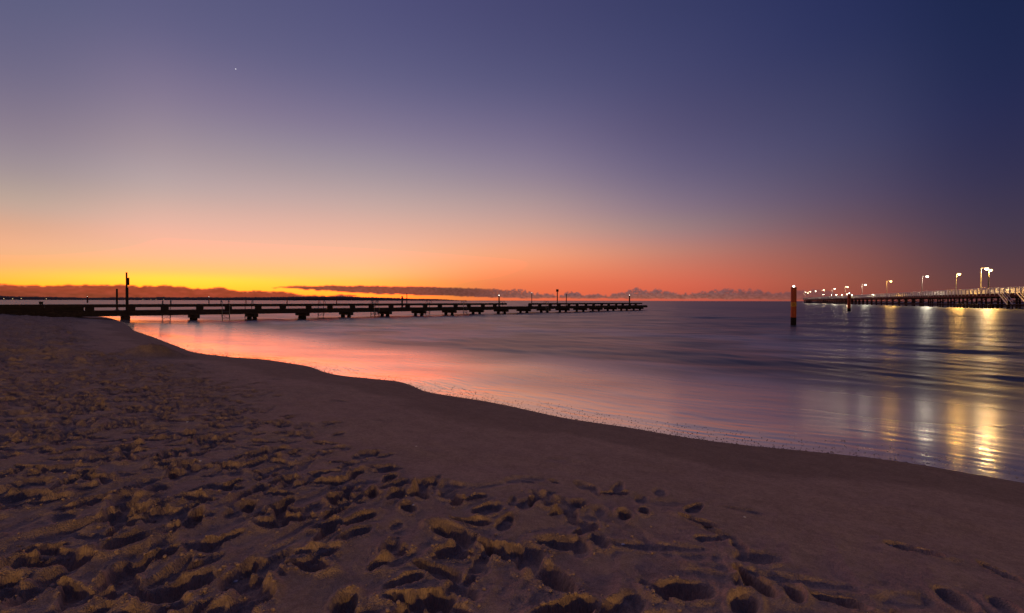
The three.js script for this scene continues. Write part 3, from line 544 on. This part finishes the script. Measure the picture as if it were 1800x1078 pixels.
// ───────────────────────── far shore ─────────────────────────
{
  const D = 5200, n = 700, P = [], I = [];
  for (let i = 0; i <= n; i++) {
    const az = lerp(-62, -5.5, i / n), a = az * R;
    const hill = 11 + 22 * Math.exp(-(((az + 20.5) / 6.5) ** 2)) + 10 * Math.exp(-(((az + 33) / 8) ** 2)) + 14 * Math.exp(-(((az + 48.5) / 3) ** 2)) + 9 * (fbm(az * 0.9, 2, 4, 701) - 0.35), h = Math.max(2, hill * sstep(-5.5, -9, az)) + 3.5 * vnoise(az * 14, 1, 703) + 2 * vnoise(az * 45, 1, 705);
    for (const [dd, f] of [[0, -0.2], [40, 0.35], [160, 0.8], [420, 1], [900, 0]]) { const r = (D + dd) / Math.cos(a * 0.3); P.push(Math.sin(a) * r, f < 0 ? -2 : h * f * 1.25, -Math.cos(a) * r); }
  }
  for (let i = 0; i < n; i++) for (let k = 0; k < 4; k++) { const a = i * 5 + k, b = a + 5; I.push(a, b, a + 1, b, b + 1, a + 1); }
  const g = new THREE.BufferGeometry(); g.setAttribute('position', new THREE.Float32BufferAttribute(P, 3)); g.setIndex(I); g.computeVertexNormals();
  setting(new THREE.Mesh(g, M.scrub), 'far_headland');
}
[[-47.3, 9], [-46.8, 8], [-46.3, 11], [-44.8, 9], [-38.2, 6], [-37.6, 6], [-37.2, 6], [-36.6, 6]].forEach(([az, h], i) => {
  const a = az * R, r = 5150, m = new THREE.Mesh(new THREE.SphereGeometry(i < 4 ? 2.6 : 2, 10, 8), glow(WARM, i < 4 ? 0.9 : 0.6)); m.name = numbered('shore_light'); m.position.set(Math.sin(a) * r, h, -Math.cos(a) * r);
  m.userData = { label: i < 4 ? 'tiny white house light on the far headland above the beach end' : 'faint house light on the far headland right of the tall mast', category: 'light', group: i < 4 ? 'bright lights of the far shore' : 'faint lights of the far shore' }; scene.add(m);
});
{ // the evening star
  const a = -30.4 * R, e = 22.9 * R, r = 9000, m = new THREE.Mesh(new THREE.SphereGeometry(7, 12, 8), glow([0.95, 0.92, 1], 1.0)); m.name = 'evening_star';
  m.position.set(Math.sin(a) * Math.cos(e) * r, EYE + Math.sin(e) * r, -Math.cos(a) * Math.cos(e) * r); m.userData = { label: 'single bright evening star high in the dusk sky', category: 'star' }; scene.add(m);
}

// ───────────────────────── small things on the sand ─────────────────────────
{
  const valve = (() => { const g = new THREE.SphereGeometry(1, 18, 6, 0, Math.PI * 2, 0, 1.35), P = g.attributes.position; for (let i = 0; i < P.count; i++) { const x = P.getX(i), y = P.getY(i), z = P.getZ(i), a = Math.atan2(x, z + 0.9), rib = 1 + 0.035 * Math.sin(a * 26); P.setXYZ(i, x * rib, y * 0.42, z * (0.86 + 0.1 * Math.cos(a * 2)) * rib); } g.computeVertexNormals(); return g; })();
  const spots = [[-1.22, -2.06, 0.011, 'white half shell lying in the flat between two deep footprints'], [0.61, -2.55, 0.012, 'pale half shell on the smooth sand above the big lone footprint'], [0.63, -1.83, 0.013, 'half shell at the rim of the nearest hollow'], [-0.62, -2.95, 0.010], [-1.75, -2.55, 0.009], [-2.4, -3.6, 0.012], [1.5, -3.0, 0.009], [-0.9, -4.4, 0.012], [2.2, -2.7, 0.009], [-3.4, -4.9, 0.014]];
  spots.forEach(([x, z, r, label], i) => {
    const m = new THREE.Mesh(valve, M.shell); m.name = numbered('shell'); m.scale.setScalar(r); m.position.set(x, sandHeight(x, z) + r * 0.12, z); m.rotation.set((hash2(i, 1, 1) - 0.5) * 0.6, hash2(i, 2, 1) * 6.28, (hash2(i, 3, 1) - 0.5) * 0.6); m.castShadow = m.receiveShadow = true;
    m.userData = { label: label ?? 'tiny pale half shell scattered on the sand', category: 'shell', group: label ? 'shells on the sand' : 'scattered tiny shells' }; scene.add(m);
  });
  // crumbs and clods kicked up along the prints
  {
    const lumps = [1, 2, 3].map((k) => { const g = new THREE.IcosahedronGeometry(1, 1), P = g.attributes.position; for (let i = 0; i < P.count; i++) { const x = P.getX(i), y = P.getY(i), z = P.getZ(i), f = 0.8 + 0.45 * vnoise(x * 1.7 + 5 * k, y * 1.7 + z * 2.3, 900 + k); P.setXYZ(i, x * f, y * f * 0.75, z * f); } g.computeVertexNormals(); return g; });
    const q = mulberry(61), put = [[], [], []]; let tries = 0;
    while (put[0].length + put[1].length + put[2].length < 7000 && tries++ < 600000) {
      const r = 1.2 + Math.pow(q(), 1.6) * 8, a = (-50 + q() * 70) * R, x = Math.sin(a) * r, z = -Math.cos(a) * r, u = Math.round((x - near.x0) / near.c), v = Math.round((z - near.z0) / near.c);
      if (u < 0 || v < 0 || u >= near.nx || v >= near.nz) continue;
      const w = near.r[v * near.nx + u] * trampled(x, z, shoreDist(x, z));
      if (q() > w * w * 0.9 + 0.01 * trampled(x, z, shoreDist(x, z))) continue;
      put[Math.floor(q() * 3)].push([x, z, 0.0012 + Math.pow(q(), 6) * 0.008]);
    }
    const mat = new THREE.MeshStandardMaterial({ color: new THREE.Color(0.53, 0.375, 0.265), roughness: 1 });
    put.forEach((list, k) => {
      const im = new THREE.InstancedMesh(lumps[k], mat, list.length), mt = new THREE.Matrix4(), e = new THREE.Euler(), qq = new THREE.Quaternion();
      list.forEach(([x, z, r], i) => { e.set((q() - 0.5), q() * 6.28, (q() - 0.5)); mt.compose(new THREE.Vector3(x, sandHeight(x, z) + r * 0.35, z), qq.setFromEuler(e), new THREE.Vector3(r, r, r)); im.setMatrixAt(i, mt); });
      im.castShadow = im.receiveShadow = true; im.name = numbered('sand_clods'); im.userData = { label: ['loose crumbs of sand kicked up around the footprints', 'broken sand clods strewn over the trampled beach', 'small sand lumps lying on the ridges between prints'][k], category: 'sand', kind: 'stuff' }; scene.add(im);
    });
  }
  // sand pimples that stand through the thinning wash
  const g = new THREE.SphereGeometry(1, 7, 4, 0, 6.283, 0, 1.5708), q = mulberry(31), list = [];
  while (list.length < 5000) {
    const i = 35 + Math.floor(q() * 145), a = shore[i], b = shore[i + 1], f = q(), x0 = lerp(a[0], b[0], f), z0 = lerp(a[1], b[1], f), dx = b[0] - a[0], dz = b[1] - a[1], l = Math.hypot(dx, dz), off = Math.pow(q(), 2.4) * 0.8;
    if (x0 < -24 || x0 > 6 || q() > l * 2.2) continue;
    const x = x0 + dz / l * off, z = z0 - dx / l * off;
    if (fbm(x * 1.4, z * 1.4, 2, 811) < 0.33) continue;
    list.push([x, z, (0.002 + q() * 0.0035) * (1 + Math.hypot(x, z) * 0.03)]);
  }
  const im = new THREE.InstancedMesh(g, new THREE.MeshStandardMaterial({ color: new THREE.Color(0.13, 0.1, 0.085), roughness: 0.9 }), list.length), mt = new THREE.Matrix4(), qq = new THREE.Quaternion();
  list.forEach(([x, z, r], i) => { mt.compose(new THREE.Vector3(x, seaHeight(x, z, Math.hypot(x, z)) + 0.0014, z), qq, new THREE.Vector3(r * 1.2, r * 0.6, r)); im.setMatrixAt(i, mt); });
  im.name = 'foam_specks'; im.userData = { label: 'dark sandy specks and spent bubbles along the edge of the wash', category: 'foam', kind: 'stuff' }; scene.add(im);
}
renderer.render(scene, camera);
